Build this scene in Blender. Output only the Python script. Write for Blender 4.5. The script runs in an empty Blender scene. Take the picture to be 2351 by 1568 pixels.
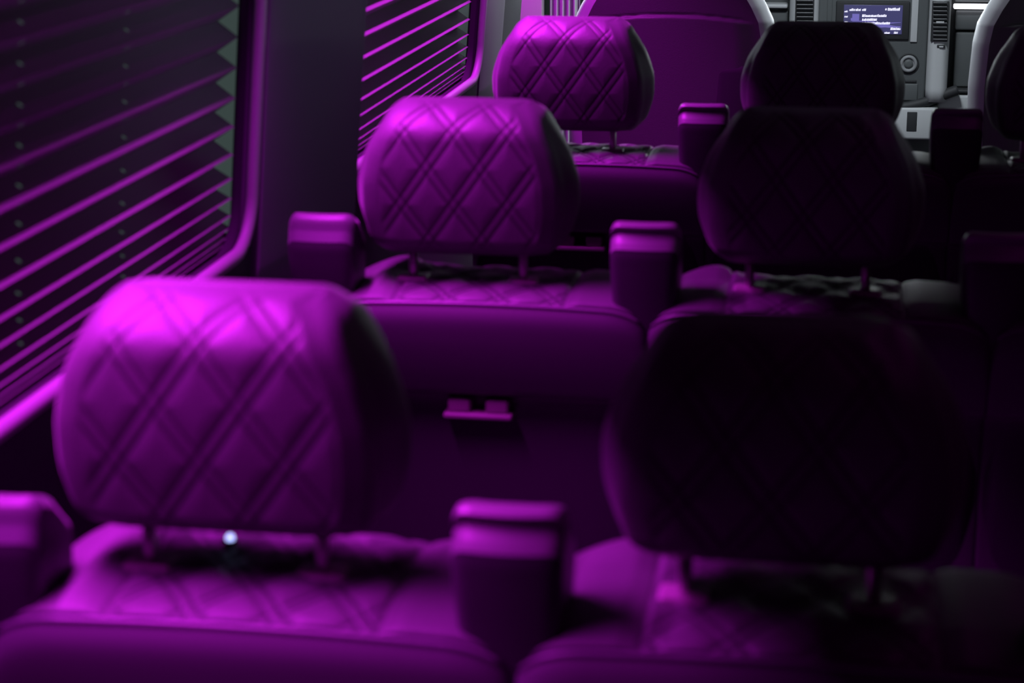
import bpy, bmesh, math, random
import numpy as np
from mathutils import Vector, Matrix

random.seed(4)
SC = bpy.context.scene
COL = SC.collection

# ------------------------------------------------------------------ camera
YAW, PITCH, ROLL = 0.1674, 0.2686, -0.0054
CAM = np.array([0.0, 0.0, 1.55])
FPX = 4500.0
cam = bpy.data.cameras.new('camera')
cam.sensor_width = 36.0
cam.lens = FPX / 2351 * 36.0
cam.clip_start = 0.05
cam_o = bpy.data.objects.new('camera', cam)
COL.objects.link(cam_o)
_c, _s, _cp, _sp = math.cos(YAW), math.sin(YAW), math.cos(PITCH), math.sin(PITCH)
_R = np.array([_c, _s, 0]); _F0 = np.array([-_s, _c, 0])
_F = _F0 * _cp + np.array([0, 0, -_sp]); _U = _F0 * _sp + np.array([0, 0, _cp])
_cr, _sr = math.cos(ROLL), math.sin(ROLL)
# image roll: rotate the picture by ROLL (positive = content turns clockwise)
m = Matrix(((*(_cr * _R + _sr * _U),), (*(-_sr * _R + _cr * _U),), (*(-_F),))).transposed().to_4x4()
m.translation = Vector(CAM)
cam_o.matrix_world = m
cam.dof.use_dof = True
cam.dof.focus_distance = 5.4
cam.dof.aperture_fstop = 6.0
SC.camera = cam_o


def un(u, v, x=None, y=None, z=None):
    """where a sight line of the survey meets a plane of the van"""
    X, Y = u - 1175.5, v - 784.0
    X, Y = _cr * X + _sr * Y, -_sr * X + _cr * Y
    r = _R * X / FPX - _U * Y / FPX + _F
    t = (x - CAM[0]) / r[0] if x is not None else (y - CAM[1]) / r[1] if y is not None else (z - CAM[2]) / r[2]
    return CAM + t * r


# ------------------------------------------------------------------ world, light, exposure
w = bpy.data.worlds.new('world'); SC.world = w
w.use_nodes = True
w.node_tree.nodes['Background'].inputs[0].default_value = (0.045, 0.062, 0.060, 1)
w.node_tree.nodes['Background'].inputs[1].default_value = 1.0
SC.view_settings.view_transform = 'Standard'
SC.view_settings.look = 'None'
SC.view_settings.gamma = 1.0
SC.view_settings.exposure = 0.0
SC.view_settings.use_curve_mapping = False


def area(name, loc, sx, sy, power, color, rot=(0, 0, 0), spread=180):
    l = bpy.data.lights.new(name, 'AREA')
    l.shape = 'RECTANGLE'; l.size = sx; l.size_y = sy
    l.energy = power; l.color = color; l.spread = math.radians(spread)
    o = bpy.data.objects.new(name, l); COL.objects.link(o)
    o.location = loc; o.rotation_euler = rot
    return o


MAG = (0.82, 0.02, 1.0)
LED_X, LED_Z = -0.725, 1.62
area('led_strip_light', (LED_X, 1.32, LED_Z), 0.010, 2.40, 31.0, MAG, (0, math.radians(-18), 0), spread=80)
area('led_strip_light', (LED_X, 3.80, LED_Z), 0.010, 1.48, 17.0, MAG, (0, math.radians(-18), 0), spread=80)
area('aisle_white_fill', (0.55, 4.1, 1.88), 0.3, 0.2, 0.06, (0.88, 0.97, 1.0), (math.radians(-15), math.radians(15), 0))  # added fill lamp, lifts the right sides of the left headrests
area('aisle_magenta_fill', (0.55, 1.6, 1.88), 0.02, 3.4, 0.9, (0.8, 0.01, 0.75))  # added magenta fill for the dark right side, no fixture there
area('cab_dome_light', (-0.02, 4.90, 1.86), 0.3, 0.2, 7.5, (0.86, 0.93, 1.0), (math.radians(18), 0, 0), spread=105)
area('right_front_fill', (0.90, 4.7, 1.20), 0.3, 1.6, 1.1, (0.80, 0.97, 1.0), (0, math.radians(84), 0))  # added fill lamp from the right, the wall has no window
area('pillar_fill', (0.90, 2.75, 1.48), 0.25, 1.0, 0.20, (0.62, 0.68, 1.0), (0, math.radians(90), 0), spread=50)  # added bluish fill lamp aimed across at the window pillar
area('driver_side_fill', (-0.86, 5.08, 1.20), 0.3, 0.3, 1.0, (0.80, 0.95, 1.0), tuple(Vector((0.41, -0.91, 0.0)).to_track_quat('-Z', 'Y').to_euler()), spread=120)  # fill lamp added by the driver's side opening for a headrest rim
area('dash_top_fill', (-0.05, 5.74, 1.07), 0.7, 0.05, 5.0, (0.86, 0.95, 1.0), (math.radians(-86), 0, 0))  # unseen lamp added above the dash, rims headrests and cab seat sides


area('pillar_panel_fill', (-.845, 4.95, 1.62), 0.05, 0.10, 2.6, MAG, (math.radians(12), 0, 0), spread=70)  # unseen lamp added overhead to brighten the pale pillar panel


# ------------------------------------------------------------------ materials
def mat(name, col, rough=0.5, metal=0.0, spec=0.5, bump=0.0, scale=300.0, emit=None, es=0.0, var=0.0):
    M = bpy.data.materials.new(name); M.use_nodes = True
    nt = M.node_tree; b = nt.nodes['Principled BSDF']
    b.inputs['Base Color'].default_value = (*col, 1)
    b.inputs['Roughness'].default_value = rough
    b.inputs['Metallic'].default_value = metal
    b.inputs['Specular IOR Level'].default_value = spec
    tc = nt.nodes.new('ShaderNodeTexCoord')
    if bump or var:
        n = nt.nodes.new('ShaderNodeTexNoise'); n.inputs['Scale'].default_value = scale
        n.inputs['Detail'].default_value = 3
        nt.links.new(tc.outputs['Object'], n.inputs['Vector'])
    if bump:
        bp = nt.nodes.new('ShaderNodeBump'); bp.inputs['Strength'].default_value = bump
        bp.inputs['Distance'].default_value = 0.0012
        nt.links.new(n.outputs['Fac'], bp.inputs['Height'])
        nt.links.new(bp.outputs['Normal'], b.inputs['Normal'])
    if var:
        mr = nt.nodes.new('ShaderNodeMapRange')
        mr.inputs['To Min'].default_value = max(0, rough - var); mr.inputs['To Max'].default_value = min(1, rough + var)
        nt.links.new(n.outputs['Fac'], mr.inputs['Value'])
        nt.links.new(mr.outputs['Result'], b.inputs['Roughness'])
    if emit:
        b.inputs['Emission Color'].default_value = (*emit, 1)
        b.inputs['Emission Strength'].default_value = es
    return M


M_LEATHER = mat('black_leather', (0.075, 0.072, 0.078), 0.52, spec=0.35, bump=0.35, scale=420, var=0.06)
M_VINYL = mat('black_vinyl', (0.06, 0.058, 0.064), 0.50, spec=0.35, bump=0.2, scale=500)
M_PLASTIC = mat('black_plastic', (0.028, 0.028, 0.031), 0.42, spec=0.45, bump=0.12, scale=600)
for _m in (M_LEATHER, M_VINYL):
    _b = _m.node_tree.nodes['Principled BSDF']
    _b.inputs['Sheen Weight'].default_value = 0.12
    _b.inputs['Sheen Roughness'].default_value = 0.35
M_QUILT = M_LEATHER.copy(); M_QUILT.name = 'stitched_leather'
_nt = M_QUILT.node_tree; _at = _nt.nodes.new('ShaderNodeAttribute'); _at.attribute_name = 'stitch'
_mx = _nt.nodes.new('ShaderNodeMix'); _mx.data_type = 'RGBA'
_mx.inputs['A'].default_value = (0.078, 0.075, 0.081, 1); _mx.inputs['B'].default_value = (0.030, 0.029, 0.032, 1)   # darker along the stitched grooves
_nt.links.new(_at.outputs['Fac'], _mx.inputs['Factor'])
_nt.links.new(_mx.outputs['Result'], _nt.nodes['Principled BSDF'].inputs['Base Color'])
M_THREAD = mat('piping_vinyl', (0.09, 0.085, 0.095), 0.45)
M_CAP = mat('lit_cap_plastic', (0.15, 0.146, 0.155), 0.42, bump=0.1, scale=600)  # paler than the armrest body: light on the upturned ends put into colour
M_STEEL = mat('brushed_steel', (0.55, 0.5, 0.52), 0.38, metal=1.0)
M_BEZEL = mat('bezel_plastic', (0.26, 0.22, 0.23), 0.42)
M_WALL = mat('grey_wall_trim', (0.19, 0.18, 0.22), 0.75, bump=0.25, scale=350)
M_LOWWALL = mat('lower_wall_carpet', (0.05, 0.048, 0.06), 0.9, bump=0.4, scale=500)
M_FRAME = mat('window_moulding', (0.40, 0.39, 0.42), 0.5)
M_BLIND = mat('black_blind_fabric', (0.34, 0.34, 0.35), 0.9, spec=0.1, bump=0.2, scale=900)
M_FLOOR = mat('dark_vinyl_floor', (0.06, 0.055, 0.06), 0.6, bump=0.2, scale=160)
M_CEIL = mat('dark_headliner', (0.05, 0.05, 0.055), 0.9, bump=0.3, scale=400)
M_RACK = mat('dark_channel', (0.03, 0.03, 0.032), 0.7)
M_CABGREY = mat('pale_grey_plastic', (0.48, 0.50, 0.51), 0.5, bump=0.1, scale=700)
M_DASH = mat('charcoal_dash_plastic', (0.085, 0.095, 0.098), 0.6, bump=0.2, scale=600)
M_SLAT = mat('slat_plastic', (0.24, 0.25, 0.26), 0.5)
M_DASHD = mat('black_dash_plastic', (0.02, 0.022, 0.025), 0.65)
M_SHELL = mat('seat_side_vinyl', (0.38, 0.39, 0.41), 0.5, bump=0.1, scale=500)
M_CURTAIN = mat('grey_curtain', (0.42, 0.44, 0.45), 0.85, bump=0.3, scale=900)
M_PANEL = mat('white_pillar_panel', (0.32, 0.31, 0.32), 0.5)
M_SCREEN = mat('screen_glow', (0.01, 0.01, 0.02), 0.3, emit=(0.046, 0.045, 0.135), es=1.0)
M_SWOOSH = mat('screen_swoosh', (0.01, 0.01, 0.02), 0.3, emit=(0.16, 0.14, 0.46), es=1.0)
M_GLYPH = mat('screen_glyphs', (0.01, 0.01, 0.02), 0.3, emit=(0.80, 0.80, 1.0), es=1.2)
M_BAR = mat('white_light_bar', (0.8, 0.8, 0.8), 0.4, emit=(0.95, 0.92, 1.0), es=1.6)
M_LED = mat('blue_white_led', (0.8, 0.8, 0.9), 0.3, emit=(0.42, 0.50, 1.0), es=2.6)
M_STRIP = mat('violet_led_strip', (0.8, 0.7, 0.8), 0.4, emit=MAG, es=4.0)


def glass_mat():
    M = bpy.data.materials.new('tinted_glass'); M.use_nodes = True
    nt = M.node_tree; b = nt.nodes['Principled BSDF']
    b.inputs['Base Color'].default_value = (0.9, 0.95, 0.93, 1)
    b.inputs['Roughness'].default_value = 0.02
    b.inputs['IOR'].default_value = 1.05
    b.inputs['Transmission Weight'].default_value = 1.0
    return M


M_GLASS = glass_mat()


# ------------------------------------------------------------------ helpers
def tag(o, label=None, cat=None, group=None, kind=None):
    if label: o['label'] = label
    if cat: o['category'] = cat
    if group: o['group'] = group
    if kind: o['kind'] = kind
    return o


def empty(name, loc, rz=0.0):
    o = bpy.data.objects.new(name, None); COL.objects.link(o)
    o.location = loc; o.rotation_euler = (0, 0, rz); o.empty_display_size = 0.1
    return o


def link(name, me, m, parent=None, smooth=True):
    me.materials.append(m)
    if smooth:
        me.polygons.foreach_set('use_smooth', [True] * len(me.polygons))
    o = bpy.data.objects.new(name, me); COL.objects.link(o)
    if parent: o.parent = parent
    return o


def raw(name, verts, faces, m, parent=None, smooth=True, fix=True):
    me = bpy.data.meshes.new(name)
    me.from_pydata([tuple(map(float, v)) for v in verts], [], faces)
    if fix:
        bm = bmesh.new(); bm.from_mesh(me)
        bmesh.ops.recalc_face_normals(bm, faces=bm.faces)
        bm.to_mesh(me); bm.free()
    me.update()
    return link(name, me, m, parent, smooth)


def grid_faces(n, mm, closed):
    f = []
    for i in range(n - 1):
        for j in range(mm if closed else mm - 1):
            k = (j + 1) % mm
            f.append((i * mm + j, i * mm + k, (i + 1) * mm + k, (i + 1) * mm + j))
    return f


USED = {}


def stitch_attr(o, lab, st):
    at = o.data.attributes.new('stitch', 'FLOAT', 'POINT')
    at.data.foreach_set('value', st.reshape(-1)[USED[lab]].astype(np.float32))


def split(P, closed, label_fn, caps=True):
    """P[n,m,3] grid -> {label: (verts, faces)}, label_fn(i,j) names each quad's piece; caps go with label of row end"""
    n, mm = P.shape[:2]
    V = P.reshape(-1, 3)
    out = {}
    for i in range(n - 1):
        for j in range(mm if closed else mm - 1):
            k = (j + 1) % mm
            out.setdefault(label_fn(i, j), []).append((i * mm + j, i * mm + k, (i + 1) * mm + k, (i + 1) * mm + j))
    if caps:
        out.setdefault(caps, []).append(tuple(range(mm)))
        out[caps].append(tuple((n - 1) * mm + q for q in range(mm - 1, -1, -1)))
    res = {}
    for lab, fs in out.items():
        used = sorted({q for f in fs for q in f}); mp = {q: a for a, q in enumerate(used)}
        USED[lab] = used
        res[lab] = (V[used], [tuple(mp[q] for q in f) for f in fs])
    return res


def normals(P, closed):
    if closed:
        du = np.roll(P, -1, 1) - np.roll(P, 1, 1)
    else:
        du = np.gradient(P, axis=1)
    dv = np.gradient(P, axis=0)
    N = np.cross(du, dv)
    N /= (np.linalg.norm(N, axis=2, keepdims=True) + 1e-12)
    return N


def catmull(pts, n, closed=False):
    pts = np.array(pts, float); k = len(pts)
    segs = k if closed else k - 1
    res = []
    for s in range(segs):
        if closed:
            p0, p1, p2, p3 = pts[(s - 1) % k], pts[s], pts[(s + 1) % k], pts[(s + 2) % k]
        else:
            p0, p1, p2, p3 = pts[max(s - 1, 0)], pts[s], pts[s + 1], pts[min(s + 2, k - 1)]
        for q in range(n):
            t = q / n
            res.append(0.5 * ((2 * p1) + (-p0 + p2) * t + (2 * p0 - 5 * p1 + 4 * p2 - p3) * t * t + (-p0 + 3 * p1 - 3 * p2 + p3) * t ** 3))
    if not closed:
        res.append(pts[-1])
    return np.array(res)


def resample(pts, step):
    d = np.r_[0, np.cumsum(np.linalg.norm(np.diff(pts, axis=0), axis=1))]
    n = max(2, int(d[-1] / step))
    t = np.linspace(0, d[-1], n)
    return np.array([np.interp(t, d, pts[:, q]) for q in range(pts.shape[1])]).T


def box_bm(bm, x0, x1, y0, y1, z0, z1, bev=0.0, seg=3):
    r = bmesh.ops.create_cube(bm, size=1.0)
    vs = r['verts']
    for v in vs:
        v.co = Vector(((x0 + x1) / 2 + v.co.x * (x1 - x0), (y0 + y1) / 2 + v.co.y * (y1 - y0), (z0 + z1) / 2 + v.co.z * (z1 - z0)))
    if bev:
        es = list({e for v in vs for e in v.link_edges})
        bmesh.ops.bevel(bm, geom=es, offset=bev, segments=seg, affect='EDGES', profile=0.5)
    return bm


def bm_obj(name, bm, m, parent=None, smooth=True):
    me = bpy.data.meshes.new(name); bm.to_mesh(me); bm.free()
    return link(name, me, m, parent, smooth)


def box(name, x0, x1, y0, y1, z0, z1, m, parent=None, bev=0.0, seg=3):
    bm = bmesh.new(); box_bm(bm, x0, x1, y0, y1, z0, z1, bev, seg)
    return bm_obj(name, bm, m, parent, smooth=bool(bev))


def tube(name, pts, r, m, parent=None, seg=10, closed=False, ry=None):
    pts = [Vector(p) for p in pts]; n = len(pts)
    V = []
    prev = None
    for i, p in enumerate(pts):
        a = pts[(i - 1) % n] if (closed or i > 0) else pts[0]
        b = pts[(i + 1) % n] if (closed or i < n - 1) else pts[-1]
        t = (b - a).normalized()
        if prev is None:
            u = t.cross(Vector((0, 0, 1)))
            if u.length < 1e-3: u = t.cross(Vector((1, 0, 0)))
            u.normalize()
        else:
            u = (prev - t * prev.dot(t)).normalized()
        prev = u; v = t.cross(u)
        for q in range(seg):
            an = 2 * math.pi * q / seg
            V.append(p + u * math.cos(an) * r + v * math.sin(an) * (ry or r))
    F = grid_faces(n, seg, True)
    if closed:
        for q in range(seg):
            F.append(((n - 1) * seg + q, (n - 1) * seg + (q + 1) % seg, (q + 1) % seg, q))
    else:
        F.append(tuple(range(seg))); F.append(tuple((n - 1) * seg + q for q in range(seg - 1, -1, -1)))
    return raw(name, V, F, m, parent)


def lathe(name, prof, m, parent=None, axis='Y', loc=(0, 0, 0), seg=40):
    """prof: (radius, along) pairs"""
    V = []
    for r, a in prof:
        for q in range(seg):
            an = 2 * math.pi * q / seg
            V.append((loc[0] + r * math.cos(an), loc[1] + a, loc[2] + r * math.sin(an)) if axis == 'Y' else
                     (loc[0] + r * math.cos(an), loc[1] + r * math.sin(an), loc[2] + a))
    F = grid_faces(len(prof), seg, True)
    F.append(tuple(range(seg))); F.append(tuple((len(prof) - 1) * seg + q for q in range(seg - 1, -1, -1)))
    return raw(name, V, F, m, parent)


def copy_tree(o, parent=None):
    c = o.copy(); COL.objects.link(c); c.parent = parent
    for ch in list(o.children):
        copy_tree(ch, c)
    return c


def sstep(a, b, x):
    t = np.clip((x - a) / (b - a), 0, 1)
    return t * t * (3 - 2 * t)


def quilt(a_len, b_len, pw=0.069, ph=0.095, depth=0.0008, puff=0.0013):
    """double-stitched diamond quilting height from two surface lengths in metres"""
    sp = 1.0 / math.sqrt(1 / pw ** 2 + 1 / ph ** 2)
    h = np.zeros_like(a_len)
    dmin = np.full_like(a_len, 9.0)
    st = np.zeros_like(a_len)
    for s in (1, -1):
        q = a_len / pw + s * b_len / ph
        d = np.abs(q - np.round(q)) * sp
        dmin = np.minimum(dmin, np.abs(d - 0.0055))
        h -= depth * np.exp(-((d - 0.0055) / 0.0019) ** 2)
        st = np.maximum(st, np.exp(-((d - 0.0055) / 0.0017) ** 2))
        dmin = np.where(d < 0.0055, 0.0, dmin)
    h += puff * (1 - np.exp(-(dmin / 0.0075) ** 2))
    return h, st


# ------------------------------------------------------------------ passenger seats
HZ0 = 0.985


def make_headrest(parent, hx, HH=0.199, ws=1.07):
    t_key = np.array([0, .04, .1, .3, .5, .7, .85, .93, .97, 1.0])
    w_key = ws * np.array([.104, .113, .119, .1265, .1260, .117, .1030, .0955, .0895, .080])
    n = 190
    # denser near the top where it rolls over
    tt = 1 - (np.linspace(1, 0, n)) ** 1.35
    tt = np.r_[np.linspace(0, 1, n)] ** 0.85
    wv = np.array([np.interp(t, t_key, w_key) for t in tt])
    ker = np.hanning(35); ker /= ker.sum()
    wv = np.convolve(np.pad(wv, 17, mode='reflect', reflect_type='odd'), ker, 'valid')
    NR, NC, NS, NFr = 200, 7, 12, 20
    rows = []
    for t, wd in zip(tt, wv):
        D = 0.066
        if t > 0.76: d = D * max(0.0, 1 - ((t - 0.76) / 0.24) ** 2.3) ** (1 / 2.0)
        elif t < 0.14: d = D * (1 - 0.45 * (1 - t / 0.14) ** 2.2)
        else: d = D
        lean = -0.010 * math.sin(math.pi * min(1, t / 0.95)) + 0.012 * (1 - t)
        yc = 0.061 + lean
        r = min(0.024, d * 0.8)
        z = HZ0 + HH * t
        pts = []
        we = wd - 0.004
        for q in range(NR):                                   # rear face, left to right
            x = -we + r + (2 * (we - r)) * q / (NR - 1)
            pts.append((x, yc - d - 0.004 * (1 - (x / we) ** 2) * min(1, d / D)))
        for q in range(1, NC):                                # rear right corner
            a = math.pi / 2 * q / NC
            pts.append((we - r + r * math.sin(a), yc - d + r - r * math.cos(a)))
        for q in range(NS + 1):                               # side
            s = q / NS
            y = yc - d + r + (2 * d - 2 * r) * s
            pts.append((we + 0.014 * math.sin(math.pi * s) * min(1, d / D) * (0.35 + 0.65 * math.sin(math.pi * min(1, t * 1.15))), y))
        for q in range(1, NFr):
            x = we - r * 0.4 - 2 * (we - r * 0.4) * q / NFr
            pts.append((x, yc + d + 0.004 * (1 - (x / we) ** 2) * min(1, d / D)))
        for q in range(NS + 1):
            s = 1 - q / NS
            y = yc - d + r + (2 * d - 2 * r) * s
            pts.append((-we - 0.014 * math.sin(math.pi * s) * min(1, d / D) * (0.35 + 0.65 * math.sin(math.pi * min(1, t * 1.15))), y))
        for q in range(1, NC):
            a = math.pi / 2 * (1 - q / NC)
            pts.append((-we + r - r * math.sin(a), yc - d + r - r * math.cos(a)))
        rows.append([(x + hx, y, z) for x, y in pts])
    P = np.array(rows)
    N = normals(P, True)
    if N[n // 2, NR // 2, 1] > 0: N = -N
    # quilting on the rear face; vertical length follows the surface
    X = P[:, :, 0] - hx
    dl = np.linalg.norm(np.diff(P[:, NR // 2], axis=0), axis=1)
    L = np.r_[0, np.cumsum(dl)]
    L0 = np.interp(HZ0 + HH * 0.84, P[:, NR // 2, 2], L)
    B = (L - L0)[:, None] * np.ones_like(X)
    h, st = quilt(X + 0.006, B)
    jj = np.arange(P.shape[1])
    mask = np.where(jj < NR, sstep(0, 10, jj) * sstep(NR - 1, NR - 11, jj), 0.0)[None, :]
    tmask = (sstep(0.03, 0.12, tt) * sstep(1.0, 0.97, tt))[:, None]
    P = P + N * (h * mask * tmask)[:, :, None]
    st = st * mask * tmask
    # stitched edge where the quilted face meets the side
    P = P - N * (0.0016 * np.exp(-((jj - (NR + 1)) / 1.6) ** 2))[None, :, None] * 1.0
    g = split(P, True, lambda i, j: 'quilted_panel' if (j < NR + 2 or j >= P.shape[1] - 4) else 'headrest', caps='headrest')
    hr = raw('headrest', *g['headrest'], M_LEATHER, parent)
    stitch_attr(raw('quilted_panel', *g['quilted_panel'], M_QUILT, hr), 'quilted_panel', st)
    for sx in (-0.073, 0.073):
        tube('headrest_post', [(hx + sx, 0.050, 0.935), (hx + sx, 0.050, 0.96), (hx + sx, 0.052, HZ0 + 0.03)], 0.006, M_STEEL, hr, 14)
    return hr


HW = 0.2100


def make_backrest(parent, shoulder):
    prof = [(-.004, .808), (-.022, .814), (-.032, .832), (-.042, .860), (-.049, .890), (-.051, .917), (-.044, .936), (-.032, .9415),
            (-.010, .9445), (.030, .946), (.090, .945), (.145, .940), (.168, .929), (.178, .90), (.160, .80), (.100, .66), (.075, .50),
            (.060, .44), (.020, .43), (.005, .50), (.010, .64), (.010, .78)]
    pr = catmull(prof, 12, True)
    # denser on the top deck
    s_idx = np.arange(len(pr))
    xs = np.concatenate([np.linspace(-HW, -HW + 0.05, 18)[:-1], np.linspace(-HW + 0.05, HW - 0.05, 190), np.linspace(HW - 0.05, HW, 18)[1:]])
    P = np.zeros((len(xs), len(pr), 3))
    for i, x in enumerate(xs):
        e = np.clip((abs(x) - (HW - 0.055)) / 0.055, 0, 1)
        inset = 0.030 * (1 - math.sqrt(max(0.0, 1 - e ** 2.2)))
        arch = 0.006 * (1 - (x / HW) ** 2) - 0.003
        sh = shoulder * 0.012 * math.exp(-((x + 0.135) / 0.035) ** 2)
        for j, (y, z) in enumerate(pr):
            k = sstep(0.80, 0.93, z)
            k2 = sstep(0.09, 0.15, y) * sstep(0.9, 0.94, z)
            yy = y + (0.35 * inset if y < 0.03 else -0.35 * inset) * (0.3 + 0.7 * k)
            P[i, j] = (x, yy, z - inset * k + arch * k + sh * k2)
    N = normals(P, True)
    jt = int(np.argmax(pr[:, 1] * 0 + np.where((pr[:, 0] > 0) & (pr[:, 0] < .08), pr[:, 1], 0)))
    if N[len(xs) // 2, jt, 2] < 0: N = -N
    X = P[:, :, 0]
    L = np.r_[0, np.cumsum(np.linalg.norm(np.diff(pr, axis=0), axis=1))]
    j_pipe = int(np.argmin(np.hypot(pr[:, 0] + .044, pr[:, 1] - .936)))
    j_top = int(np.argmin(np.hypot(pr[:, 0] - .172, pr[:, 1] - .922)))
    B = (L - L[j_pipe])[None, :] * np.ones_like(X)
    top = (sstep(j_pipe + 1, j_pipe + 7, s_idx) * sstep(j_top + 8, j_top, s_idx))[None, :]
    qx = sstep(0.112, 0.104, np.abs(X + 0.004))
    h, st = quilt(X + 0.012, B + 0.030, depth=0.0020, puff=0.0026)
    st = st * top * qx
    h = h * top * qx
    h += 0.0035 * (1 - qx) * top * sstep(0.112, 0.130, np.abs(X + 0.004))            # plain bolster
    h -= 0.0030 * top * np.exp(-((np.abs(X + 0.004) - 0.110) / 0.0028) ** 2)           # bolster seam
    h -= 0.0030 * np.exp(-((s_idx - (j_pipe + 2)) / 1.5) ** 2)[None, :]
    P = P + N * h[:, :, None]
    g = split(P, True, lambda i, j: 'quilted_top' if j_pipe + 1 <= j < j_top + 6 else 'backrest', caps='backrest')
    bk = raw('backrest', *g['backrest'], M_VINYL, parent)
    qt = raw('quilted_top', *g['quilted_top'], M_QUILT, bk)
    stitch_attr(qt, 'quilted_top', st)
    tube('piping', [tuple(P[i, j_pipe] + np.array([0, -.001, .0005])) for i in range(2, len(xs) - 2, 3)], 0.0026, M_THREAD, bk, 8)
    # recessed lower rear panel and its bracket
    lp = [(-.004, .812), (.004, .79), (.002, .70), (.004, .60), (0.01, .47), (.02, .44), (.05, .44), (.05, .80)]
    lpr = catmull(lp, 6, True)
    lx = np.linspace(-HW + .004, HW - .004, 24)
    LP = np.array([[(x, y + 0.012 * (abs(x) / HW) ** 6, z) for y, z in lpr] for x in lx])
    gg = split(LP, True, lambda i, j: 'rear_panel', caps='rear_panel')
    raw('rear_panel', *gg['rear_panel'], M_PLASTIC, bk)
    # small flanged bracket under the shell
    bm = bmesh.new()
    box_bm(bm, -.055, .035, -.020, .008, .778, .786, .003)
    box_bm(bm, -.050, -.020, -.016, .008, .785, .804, .004)
    box_bm(bm, .000, .030, -.016, .008, .785, .804, .004)
    bm_obj('recline_bracket', bm, M_BEZEL, bk)
    return bk, P, j_pipe


def make_armrest(parent, xc, dz, half=0.043):
    plain = xc < -.1
    """folded-up armrest: flat body, bevelled shoulder, groove and thin lip on its upturned end"""
    prof = [(-.034, .895), (-.037, .92), (-.044, .99), (-.0455, 1.018), (-.0445, 1.027), (-.041, 1.034), (-.0350, 1.042), (-.0335, 1.045),
            (-.0335, 1.049), (-.037, 1.0510), (-.0385, 1.055), (-.034, 1.0580), (-.024, 1.0590), (.005, 1.050), (.038, 1.020), (.046, .97), (.046, .90), (.02, .87), (-.02, .87)]
    if plain:
        prof[6:10] = [(-.038, 1.040), (-.0365, 1.045), (-.035, 1.050), (-.033, 1.0540)]
        prof[10:12] = [(-.029, 1.0575), (-.022, 1.0595)]
    pr = []
    for a, b in zip(prof, prof[1:] + prof[:1]):
        for q in range(4):
            t = q / 4
            pr.append((a[0] * (1 - t) + b[0] * t, a[1] * (1 - t) + b[1] * t))
    pr = np.array(pr)
    ctr = np.array([0.002, 0.96])
    xs = np.r_[-1, -.995, -.98, -.95, -.90, -.82, np.linspace(-.7, .7, 15), .82, .90, .95, .98, .995, 1] * half
    P = np.zeros((len(xs), len(pr), 3))
    for i, x in enumerate(xs):
        e = max(0, (abs(x) / half - .70) / .30)
        ins = 0.014 * (1 - math.sqrt(max(0, 1 - e ** 2.4)))
        bow = 0.006 * (x / half) ** 2
        for j, (y, z) in enumerate(pr):
            v = pr[j] - ctr; l = np.linalg.norm(v)
            q = pr[j] - v / l * ins * (1.0 if l > ins else 0)
            P[i, j] = (xc + x * (0.94 + 0.06 * sstep(.93, 1.03, z)), q[0] + bow * (1 if q[0] < 0 else 0), q[1] + dz)
    g = split(P, True, lambda i, j: 'end_cap' if 16 <= j < 56 else 'armrest', caps='armrest')
    ar = raw('armrest', *g['armrest'], M_PLASTIC, parent)
    raw('end_cap', *g['end_cap'], M_VINYL if plain else M_CAP, ar)
    return ar


def make_seat(arms, hx=-0.015, HH=0.1955, ws=1.045, shoulder=1.0):
    root = empty('passenger_seat', (0, 0, 0))
    bk, P, jp = make_backrest(root, shoulder)
    for sx in (-0.073, 0.073):
        bm = bmesh.new()
        box_bm(bm, hx + sx - .021, hx + sx + .021, .034, .066, .938, .9525, .005)
        bm_obj('post_bezel', bm, M_BEZEL, bk)
    make_headrest(root, hx, HH, ws)
    for xc, dz in arms:
        make_armrest(root, xc, dz)
    bm = bmesh.new(); box_bm(bm, -.195, .195, .10, .56, .34, .47, .045, 5)
    bm_obj('seat_cushion', bm, M_LEATHER, root)
    bm = bmesh.new(); box_bm(bm, -.17, .17, .08, .46, .26, .345, .012)
    bm_obj('seat_frame', bm, M_PLASTIC, root)
    for sx in (-.13, .13):
        for yy in (.12, .42):
            bm = bmesh.new(); box_bm(bm, sx - .018, sx + .018, yy - .03, yy + .03, 0, .27, .005)
            bm_obj('leg', bm, M_PLASTIC, root)
    return root


def seat_at(o, x, y, label):
    o.location = (x, y, 0)
    tag(o, label, 'seat', 'black quilted passenger seats in rows')
    return o


ROWS = [1.385, 2.40, 3.40]
LX, RX, TX = -0.4385, -0.018, 0.4025
left0 = make_seat(((-.2085, -.031), (.2055, -.016)), -.033, .199, 1.07)
left1 = make_seat(((-.2085, -.014), (.2055, -.012)), -.033, .199, 1.07)
right0 = make_seat(((.214, -.016),), -.015, .188, 1.03)
right1 = make_seat(((.214, -.012),))
third0 = make_seat(())
seat_at(left0, LX, ROWS[0], 'largest magenta-lit quilted seat nearest the camera, beside the first blind')
seat_at(left1, LX, ROWS[1], 'magenta-lit quilted seat in the middle row, beside the window pillar')
seat_at(copy_tree(left1), LX, ROWS[2], 'smallest magenta-lit quilted seat, directly behind the driver seat')
seat_at(right0, RX, ROWS[0], 'largest dark headrest seat nearest the camera, in deep shadow on the right')
seat_at(right1, RX, ROWS[1], 'dark shadowed seat in the middle row, its headrest overlapping the seat ahead')
seat_at(copy_tree(right1), RX, ROWS[2], 'dark shadowed seat in the front row, its headrest cutting across the lit screen')
seat_at(copy_tree(third0), TX, ROWS[1], 'dark seat on the right in the middle row, mostly hidden behind a folded armrest')
seat_at(third0, TX, ROWS[2], 'dark seat cut off by the right edge, only its pale-rimmed headrest side showing')

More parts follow.
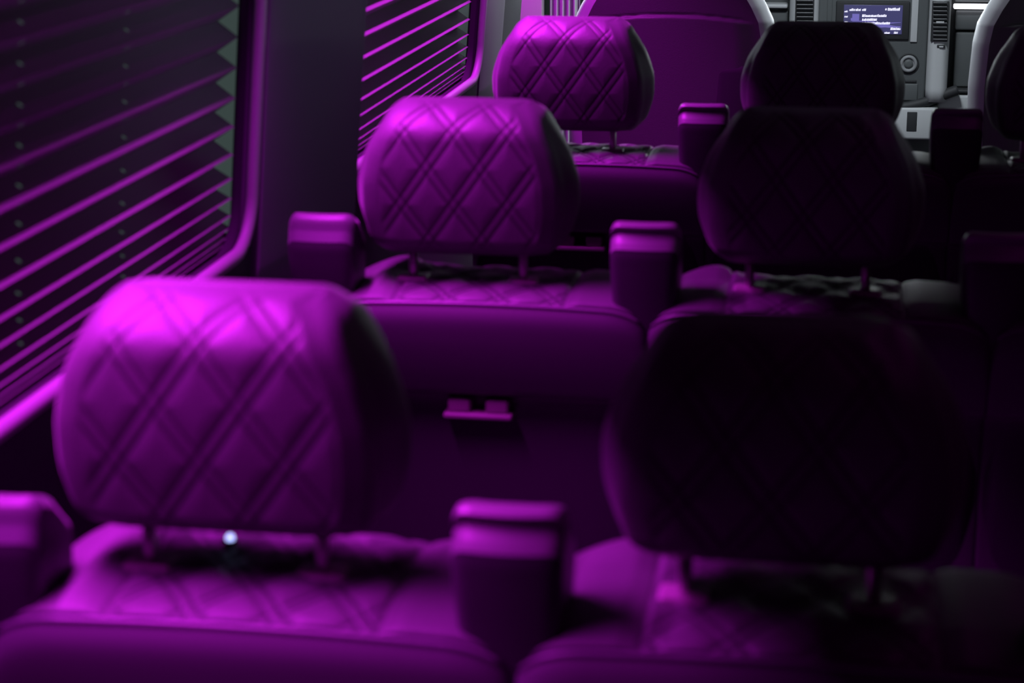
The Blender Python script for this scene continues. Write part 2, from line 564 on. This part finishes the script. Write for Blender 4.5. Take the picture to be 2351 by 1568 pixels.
# tiny lit lamp in the gap under the nearest headrest
lp = un(528, 1224, y=ROWS[0] + 0.10)
led = empty('indicator_lamp', (lp[0], lp[1], 0.945))
tag(led, 'tiny glowing blue-white lamp in the gap under the nearest lit headrest', 'lamp')
lathe('lamp_base', [(.0, 0), (.006, 0), (.006, .006), (.0045, .008)], M_PLASTIC, led, 'Z', seg=20)
lathe('lamp_lens', [(.0032, .007), (.0032, .010), (.0022, .012), (.0006, .0128)], M_LED, led, 'Z', seg=20)


# ------------------------------------------------------------------ left wall, windows, blinds
def wx(z, off=0.0):
    return -0.820 + (z - 1.0) * 0.085 + off


def wall_sheet(name, y0, y1, z0, z1, m, off=0.0, thick=0.03, kind='structure'):
    V = []
    for y in (y0, y1):
        for z in (z0, z1):
            V += [(wx(z, off), y, z), (wx(z, off) - thick, y, z)]
    F = [(0, 2, 6, 4), (1, 5, 7, 3), (0, 1, 3, 2), (4, 6, 7, 5), (0, 4, 5, 1), (2, 3, 7, 6)]
    return V, F


W1 = (0.55, 2.635, 0.935, 1.56)
W2 = (3.00, 4.42, 0.935, 1.56)
ROOF = 1.95
V, F = [], []
for (a, b, c, d) in ((-0.9, 6.4, 0.0, W1[2]), (-0.9, 6.4, W1[3], ROOF), (-0.9, W1[0], W1[2], W1[3]), (W1[1], W2[0], W1[2], W1[3]), (W2[1], 5.0, W1[2], W1[3])):
    v, f = wall_sheet('', a, b, c, d, None)
    F += [tuple(q + len(V) for q in ff) for ff in f]; V += v
tag(raw('wall_left', V, F, M_LOWWALL, smooth=False), kind='structure')


def rounded_loop(y0, y1, z0, z1, r, off, n=8):
    pts = []
    for (cy, cz, a0) in ((y1 - r, z0 + r, -90), (y1 - r, z1 - r, 0), (y0 + r, z1 - r, 90), (y0 + r, z0 + r, 180)):
        for q in range(n + 1):
            a = math.radians(a0 + 90 * q / n)
            y, z = cy + r * math.cos(a), cz + r * math.sin(a)
            pts.append((wx(z, off), y, z))
    return pts


PLEAT_Z = [1.155 + 0.0425 * k for k in range(9, 0, -1)] + [1.155, 1.115, 1.075, 1.041, 1.013, 0.988, 0.971, 0.960, 0.952, 0.946]


def window(idx, W, blind_label):
    y0, y1, z0, z1 = W
    fr = tube('window_%d' % idx, rounded_loop(y0 + .008, y1 - .008, z0 + .008, z1 - .008, .075, .004), .0085, M_FRAME, None, 10, True, .011)
    tag(fr, kind='structure')
    # a flat reveal around the glass
    outer = rounded_loop(y0 - .01, y1 + .01, z0 - .01, z1 + .01, .03, -.012)
    inner = rounded_loop(y0 + .012, y1 - .012, z0 + .012, z1 - .012, .07, -.012)
    deep = [(x - .012, y, z) for x, y, z in inner]
    n = len(outer); VV = outer + inner + deep
    FF = [(a * n + q, a * n + (q + 1) % n, (a + 1) * n + (q + 1) % n, (a + 1) * n + q) for a in range(2) for q in range(n)]
    raw('reveal', VV, FF, M_LOWWALL, fr)
    gz = [(wx(z, -.082), y, z) for y, z in ((y0 - .05, z0 - .05), (y1 + .28, z0 - .05), (y1 + .28, z1 + .05), (y0 - .05, z1 + .05))]
    n = 4
    raw('pane', gz + [(x - .004, y, z) for x, y, z in gz], [tuple(range(n)), tuple(range(2 * n - 1, n - 1, -1))] + [(q, (q + 1) % n, n + (q + 1) % n, n + q) for q in range(n)], M_GLASS, fr, smooth=False)
    # pleated blind with real cord holes
    root = empty('pleated_blind', (0, (y0 + y1) / 2, 0))
    tag(root, blind_label, 'blind', 'black pleated window blinds')
    ya, yb = y0 + .03, y1 - .021
    holes = [1.905, 2.215] if idx == 1 else []
    cuts = sorted([ya, yb] + [h + s * .0032 for h in holes for s in (-1, 1)])
    VV, FF = [], []
    prof = []
    for a, z in enumerate(PLEAT_Z):
        zn = PLEAT_Z[a + 1] if a + 1 < len(PLEAT_Z) else z - .005
        dep = min(.030, max(.012, (z - zn) * .95))
        prof.append((-.022, z)); prof.append((-.022 - dep, (z + zn) / 2))
    for (o1, za), (o2, zb) in zip(prof, prof[1:]):
        # three strips so a hole can be left mid-facet
        ss = [0, .40, .56, 1] if abs(za - zb) > .012 else [0, 1]
        for s0, s1 in zip(ss, ss[1:]):
            for c0, c1 in zip(cuts, cuts[1:]):
                if len(ss) == 4 and s0 == .40 and c1 - c0 < .01:
                    continue
                b = len(VV)
                for s, y in ((s0, c0), (s0, c1), (s1, c1), (s1, c0)):
                    z = za + (zb - za) * s
                    VV.append((wx(z, o1 + (o2 - o1) * s), y - (y0 + y1) / 2, z))
                FF.append((b, b + 1, b + 2, b + 3))
    me = bpy.data.meshes.new('pleats'); me.from_pydata(VV, [], FF)
    bm = bmesh.new(); bm.from_mesh(me); bmesh.ops.remove_doubles(bm, verts=bm.verts, dist=1e-5); bm.to_mesh(me); bm.free()
    link('pleats', me, M_BLIND, root, smooth=False)
    hd = .0317 if idx == 1 else -.004  # unseen near rail made deep to keep light off the upper pleats
    hz = PLEAT_Z[0]
    box('headrail_baffle', wx(hz, -.05), wx(hz, hd), ya - (y0 + y1) / 2 - .02, yb - (y0 + y1) / 2 + .02, hz - .005, hz + .035, M_RACK, root, .004)
    box('bottom_rail', wx(.945, -.05), wx(.945, -.016), ya - (y0 + y1) / 2, yb - (y0 + y1) / 2, .9395, .947, M_BLIND, root, .002)
    return root


window(1, W1, 'large black pleated blind at left with the nearest window, dotted with cord holes')
window(2, W2, 'smaller black pleated blind in the far window beyond the pillar')

# padded pillar cover between the two windows: bows inward towards the front
pp = catmull([(-.000, 2.648), (.009, 2.6485), (.013, 2.655), (.018, 2.69), (.024, 2.74), (.034, 2.82), (.044, 2.90), (.056, 3.00), (.055, 3.030), (.0, 3.040), (-.02, 3.03), (-.02, 2.655)], 6, True)
zz = np.linspace(0.86, ROOF - .01, 24)
PP = np.array([[(wx(z, o), y, z) for o, y in pp] for z in zz])
g = split(PP, True, lambda i, j: 'a', caps='a')
tag(raw('trim_1', *g['a'], M_WALL), kind='structure')
# pillar ahead of the far window
pp = catmull([(.0, 4.44), (.004, 4.445), (.006, 4.50), (.006, 4.66), (.005, 4.70), (.0, 4.72), (-.02, 4.70), (-.02, 4.46)], 6, True)
PP = np.array([[(wx(z, o), y, z) for o, y in pp] for z in zz])
g = split(PP, True, lambda i, j: 'a', caps='a')
tag(raw('trim_2', *g['a'], M_WALL), kind='structure')
# pale door-pillar panel facing the rear, and a gathered curtain beside it
tag(box('trim_3', -.905, -.792, 5.20, 5.24, .60, 1.60, M_PANEL, None, .006), kind='structure')
cv = []
for i, z in enumerate(np.linspace(.55, 1.6, 12)):
    row = []
    for q in range(70):
        s = q / 69
        row.append((-.785 + s * .082, 5.28 - .012 * math.sin(s * 5 * 2 * math.pi + .25 * math.sin(z * 4)), z))
    row += [(x, y + .006, z2) for x, y, z2 in row[::-1]]
    cv.append(row)
g = split(np.array(cv), True, lambda i, j: 'a', caps='a')
cur = raw('gathered_curtain', *g['a'], M_CURTAIN)
tag(cur, 'pale grey gathered curtain hanging in narrow folds beside the driver seat', 'curtain')

# ------------------------------------------------------------------ shell of the van
tag(box('floor', -.95, .95, -.9, 6.6, -.05, 0, M_FLOOR), kind='structure')
tag(box('ceiling', -.95, .95, -.9, 6.6, ROOF, ROOF + .05, M_CEIL), kind='structure')
tag(box('wall_right', .93, .96, -.9, 6.6, 0, ROOF, M_LOWWALL), kind='structure')
tag(box('wall_rear', -.95, .95, -.95, -.9, 0, ROOF, M_LOWWALL), kind='structure')
tag(box('wall_front', -.95, .95, 6.6, 6.65, 0, ROOF, M_DASH), kind='structure')
# unseen light channels along the left, aisle lip added to shade the right seats
for yc, hl, lab in ((1.35, 1.26, 'long dark light channel above the nearest left window'), (3.80, .75, 'short dark light channel above the far left window')):
    ch = empty('light_channel', (0, yc, 1.62))
    tag(ch, lab, 'light fixture', 'light channels above the left windows')
    box('housing', -.775, -.655, -hl, hl, .012, .03, M_RACK, ch, .003)
    box('aisle_baffle', -.665, -.659, -hl, hl, -.062, .02, M_RACK, ch, .002)

# ------------------------------------------------------------------ cab seats
def make_cab_seat():
    root = empty('cab_seat', (0, 0, 0))
    zk = [.44, .60, .75, .90, 1.00, 1.045, 1.08, 1.12, 1.18, 1.25, 1.30, 1.325]
    wk = [.215, .235, .248, .252, .247, .239, .222, .198, .172, .155, .140, .105]
    zs = np.r_[np.linspace(.44, 1.0, 40), np.linspace(1.005, 1.325, 90)]
    rows = []
    NR = 90
    for z in zs:
        wd = np.interp(z, zk, wk)
        d = .06 * (1 - max(0, (z - 1.22) / .105) ** 2 * .7)
        pts = []
        for q in range(NR):
            x = (-1 + 2 * q / (NR - 1)) * (wd - .034)
            arch = 1.062 - .022 * (x / .22) ** 2
            low = 1 - sstep(arch - .004, arch + .001, z)
            tp = 1 - sstep(.70, .98, abs(x) / (wd - .034))
            pts.append((x, -d - .012 * (1 - (x / wd) ** 2) - .010 * low * tp + .003 * tp * math.exp(-((z - arch) / .003) ** 2) + .10 * (z < 0)))
        for q in range(1, 14):
            a = math.pi * q / 14
            pts.append((wd - .034 + .034 * math.sin(a) ** .8, -d * math.cos(a)))
        for q in range(20):
            x = (1 - 2 * q / 19) * (wd - .034)
            pts.append((x, d))
        for q in range(1, 14):
            a = math.pi * (1 - q / 14)
            pts.append((-wd + .034 - .034 * math.sin(a) ** .8, -d * math.cos(a)))
        lean = -(z - .44) * .04
        rows.append([(x, y + lean + .055, z) for x, y in pts])
    P = np.array(rows)
    n1 = P.shape[1]
    g = split(P, True, lambda i, j: 'back_panel' if (j < NR - 1) else 'backrest', caps='backrest')
    bk = raw('backrest', *g['backrest'], M_SHELL, root)
    raw('back_panel', *g['back_panel'], M_LEATHER, bk)
    bm = bmesh.new(); box_bm(bm, -.14, .14, -.07, .06, 1.33, 1.50, .04, 5)
    bm_obj('headrest', bm, M_LEATHER, root)
    for sx in (-.06, .06):
        tube('headrest_post', [(sx, -.005, 1.29), (sx, -.005, 1.36)], .007, M_STEEL, root, 12)
    bm = bmesh.new(); box_bm(bm, -.25, .25, .10, .60, .34, .49, .05, 5)
    bm_obj('seat_cushion', bm, M_LEATHER, root)
    bm = bmesh.new(); box_bm(bm, -.22, .22, .08, .55, 0, .35, .02)
    bm_obj('seat_base', bm, M_PLASTIC, root)
    return root


CABY = 4.72
ds = make_cab_seat()
ds.location = (-.404, CABY, 0)
tag(ds, 'tall dark driver seat with arched back seam and pale side edges', 'seat')
ps = copy_tree(ds)
ps.location = (.548, CABY, 0)
tag(ps, 'front passenger seat at right edge beside the dashboard, its pale side edge showing', 'seat')
# rounded recline cover on the driver seat's back
bm = bmesh.new(); box_bm(bm, .095, .20, -.045, .02, .70, .955, .03, 5)
bm_obj('recline_cover', bm, M_PLASTIC, ds)

# ------------------------------------------------------------------ dashboard
DY = 5.90
dash = empty('dashboard', (0, 0, 0))
tag(dash, 'grey van dashboard with lit screen, slatted vents and round knob', 'dashboard')


def pbox(name, u0, v0, u1, v1, y0, y1, m, parent=dash, bev=.003, seg=3):
    a, b = un(u0, v0, y=y0), un(u1, v1, y=y0)
    x0, x1 = sorted((a[0], b[0])); z0, z1 = sorted((a[2], b[2]))
    return box(name, x0, x1, y0, y1, z0, z1, m, parent, min(bev, (x1 - x0) / 2.2, (z1 - z0) / 2.2), seg)


box('dash_body', -.92, .92, 6.02, 6.45, .0, 1.16, M_DASH, dash, .03)
stack = pbox('centre_stack', 1884, -150, 2122, 242, DY, 6.05, M_DASH, bev=.008)
bz = pbox('screen_bezel', 1920, 2, 2086, 92, DY - .008, DY + .01, M_DASHD, bev=.004)
scr = pbox('screen', 1938, 11, 2070, 79, DY - .0105, DY, M_SCREEN, bev=.001)
SX0, SZ0 = un(1938, 79, y=DY - .0105)[0], un(1938, 79, y=DY - .0105)[2]
SX1, SZ1 = un(2070, 11, y=DY - .0105)[0], un(2070, 11, y=DY - .0105)[2]
SW, SH = SX1 - SX0, SZ1 - SZ0


def glyph_line(name, u0, v0, u1, h=6.5, parent=scr, dense=1.0):
    """a line of tiny illegible white characters on the screen"""
    bm = bmesh.new()
    u = u0
    while u < u1:
        wdt = random.uniform(1.6, 3.2)
        hh = h * random.uniform(.62, 1.0)
        a = un(u, v0 + h * .5, y=DY - .0118); b = un(min(u + wdt, u1), v0 + h * .5 - hh, y=DY - .0118)
        x0, z0, x1, z1 = a[0], a[2], b[0], b[2]
        sh = .0008
        vs = [bm.verts.new((x, y, z)) for x, y, z in ((x0, DY - .0118, z0), (x1, DY - .0118, z0 - .0002), (x1 + sh, DY - .0118, z1), (x0 + sh, DY - .0118, z1))]
        bm.faces.new(vs)
        r = bmesh.ops.extrude_face_region(bm, geom=list(bm.faces)[-1:])
        for q in r['geom']:
            if isinstance(q, bmesh.types.BMVert): q.co.y += .0012
        u += wdt + random.uniform(.15, .7)
    return bm_obj(name, bm, M_GLYPH, parent, False)


for (u0, v, u1, h) in ((1950, 22, 1963, 6), (1964, 22, 1976, 6), (1979, 22, 1988, 6), (2032, 21, 2036, 5), (2038, 21, 2066, 7),
                       (1979, 36, 2035, 6), (1979, 45, 2013, 5.5), (1979, 53, 2043, 6), (2044, 66, 2067, 6), (2030, 75, 2043, 5), (2052, 75, 2061, 5)):
    glyph_line('text_line', u0, v, u1, h)
for v in (26, 38, 50):
    glyph_line('side_key', 1938.5, v, 1946, 4, bz)
# cover-art icon and the violet swoosh across the picture
a = un(1953, 50, y=DY - .0115); b = un(1973, 32, y=DY - .0115)
bm = bmesh.new()
box_bm(bm, a[0] + .004, b[0], DY - .0118, DY - .0105, a[2], b[2]); box_bm(bm, a[0], a[0] + .010, DY - .0120, DY - .0105, a[2] + .003, a[2] + .011)
bm_obj('picture_icon', bm, M_SWOOSH, scr, False)
for k, (z0, amp, th) in enumerate(((.34, .07, .05), (.24, -.05, .035), (.40, .03, .02))):
    VV = []
    for q in range(40):
        s = q / 39
        z = SZ0 + SH * (z0 + amp * math.sin(s * 5 + k))
        t = SH * th * (0.3 + math.sin(s * math.pi))
        x = SX0 + SW * s
        VV += [(x, DY - .0110 - k * .0001, z - t), (x, DY - .0110 - k * .0001, z + t), (x, DY - .0104, z + t), (x, DY - .0104, z - t)]
    FF = grid_faces(40, 4, True) + [(0, 1, 2, 3), (159, 158, 157, 156)]
    raw('swoosh', VV, FF, M_SWOOSH, scr, False)
pbox('trim_strip', 2097, -60, 2105, 97, DY - .006, DY + .01, M_CABGREY, bev=.002)
pbox('trim_strip', 1902, -60, 1908, 97, DY - .004, DY + .01, M_DASH, bev=.002)


def vent(u0, v0, u1, v1, n, yf, parent):
    bk = pbox('vent', u0, v0, u1, v1, yf - .001, yf + .02, M_DASHD, parent, .002)
    for q in range(n):
        v = v0 + (v1 - v0) * (q + .5) / n
        a, b = un(u0 + 1, v, y=yf - .004), un(u1 - 1, v, y=yf - .004)
        bm = bmesh.new()
        hh = .0022
        box_bm(bm, a[0], b[0], -.011, .006, -hh / 2, hh / 2, .0010, 2)
        bmesh.ops.rotate(bm, verts=bm.verts, cent=(0, 0, 0), matrix=Matrix.Rotation(math.radians(-18), 3, 'X'))
        bmesh.ops.translate(bm, verts=bm.verts, vec=(0, yf - .004, a[2]))
        bm_obj('slat', bm, M_SLAT, bk)
    return bk


def column(name, u0, u1, v0, v1, yb, bow, m):
    """convex upright trim column"""
    a, b = un(u0, v1, y=yb), un(u1, v0, y=yb)
    pts = [(a[0] + (b[0] - a[0]) * s, yb - bow * (1 - abs(2 * s - 1) ** 3.2)) for s in np.linspace(0, 1, 22)]
    pts += [(b[0], yb + .12), (a[0], yb + .12)]
    P = np.array([[(x, y, z) for x, y in pts] for z in np.linspace(a[2], b[2], 14)])
    g = split(P, True, lambda i, j: 'a', caps='a')
    return raw(name, *g['a'], m, dash)


rc = column('vent_column', 2123, 2193, -150, 232, DY, .022, M_CABGREY)
vent(2141, 3, 2175, 96, 10, DY - .022, rc)
a = un(2149, 54, y=DY - .03); b = un(2168, 49, y=DY - .03)
box('vent_tab', a[0], b[0], DY - .036, DY - .02, a[2], b[2], M_CABGREY, rc, .002)
a = un(2151, 110, y=DY - .024); b = un(2170, 103, y=DY - .024)
box('vent_wheel_slot', a[0], b[0], DY - .0245, DY - .01, a[2], b[2], M_DASHD, rc, .002)
a = un(2156, 109, y=DY - .026); b = un(2166, 106, y=DY - .026)
box('vent_wheel', a[0], b[0], DY - .0285, DY - .01, a[2], b[2], M_CABGREY, rc, .001)
lc = column('vent_column', 1806, 1886, -150, 232, DY, .02, M_CABGREY)
vent(1828, -40, 1868, 54, 10, DY - .020, lc)
# rotary knob
kc = un(2086, 147, y=DY - .01)
kn = lathe('knob', [(.0255, .0), (.0255, -.006), (.0235, -.010), (.0185, -.011), (.0165, -.008), (.0145, -.004), (.0140, -.004), (.004, -.004), (.0005, -.004)], M_SLAT, dash, 'Y', (kc[0], DY, kc[2]))
lathe('knob_cap', [(.0136, -.003), (.0132, -.0075), (.006, -.0085), (.0004, -.0085)], M_DASH, kn, 'Y', (kc[0], DY, kc[2]))
lathe('knob_recess', [(.0305, -.001), (.0305, -.0035), (.0262, -.0035), (.0262, -.001)], M_DASHD, kn, 'Y', (kc[0], DY, kc[2]))
pbox('pocket_lid', 2070, 192, 2106, 232, DY - .006, DY + .01, M_DASH, bev=.004)
pbox('pocket_handle', 2078, 184, 2104, 190, DY - .005, DY + .01, M_DASHD, bev=.002)
# right hand side of the dash: glovebox, ledge light
pbox('glovebox_lid', 2195, 74, 2420, 204, 5.97, 6.06, M_DASH, bev=.006)
pbox('upper_tray', 2195, 24, 2420, 72, 5.965, 6.06, M_DASH, bev=.006)
pbox('light_bar', 2190, 10, 2284, 22, 5.94, 5.97, M_BAR, bev=.004)
pbox('tray_top', 2195, -60, 2420, 6, 5.955, 6.06, M_DASH, bev=.004)
pbox('under_rail', 2180, 205, 2420, 219, 5.93, 6.0, M_DASHD, bev=.006)
pbox('side_ledge', 1700, 9, 1808, 20, 5.93, 6.0, M_CABGREY, bev=.005)
pbox('side_tray', 1700, 24, 1808, 90, 5.95, 6.0, M_DASH, bev=.005)
# curved underside band sweeping up to the right, with the pale lower console
pts = [un(u, v, y=DY - .012) for u, v in ((2040, 250), (2080, 246), (2120, 237), (2160, 222), (2200, 207))]
tube('lower_band', [(p[0], DY + .0, p[2]) for p in catmull([tuple(p) for p in pts], 5)], .016, M_DASHD, dash, 10)
con = pbox('lower_console', 2030, 246, 2152, 322, DY - .02, 6.1, M_CABGREY, bev=.008)
pbox('console_opening', 2083, 257, 2104, 302, DY - .022, DY, M_DASHD, con, .002)
pbox('console_side', 2152, 218, 2260, 300, DY + .03, 6.1, M_CABGREY, bev=.008)

# ------------------------------------------------------------------ fittings above the frame
dl = empty('dome_lamp', (-0.02, 4.90, ROOF))
box('lamp_housing', -.27, .27, -.15, .15, -.06, 0, M_CABGREY, dl, .01)
tag(dl, 'white dome lamp on the cab headliner', 'lamp')
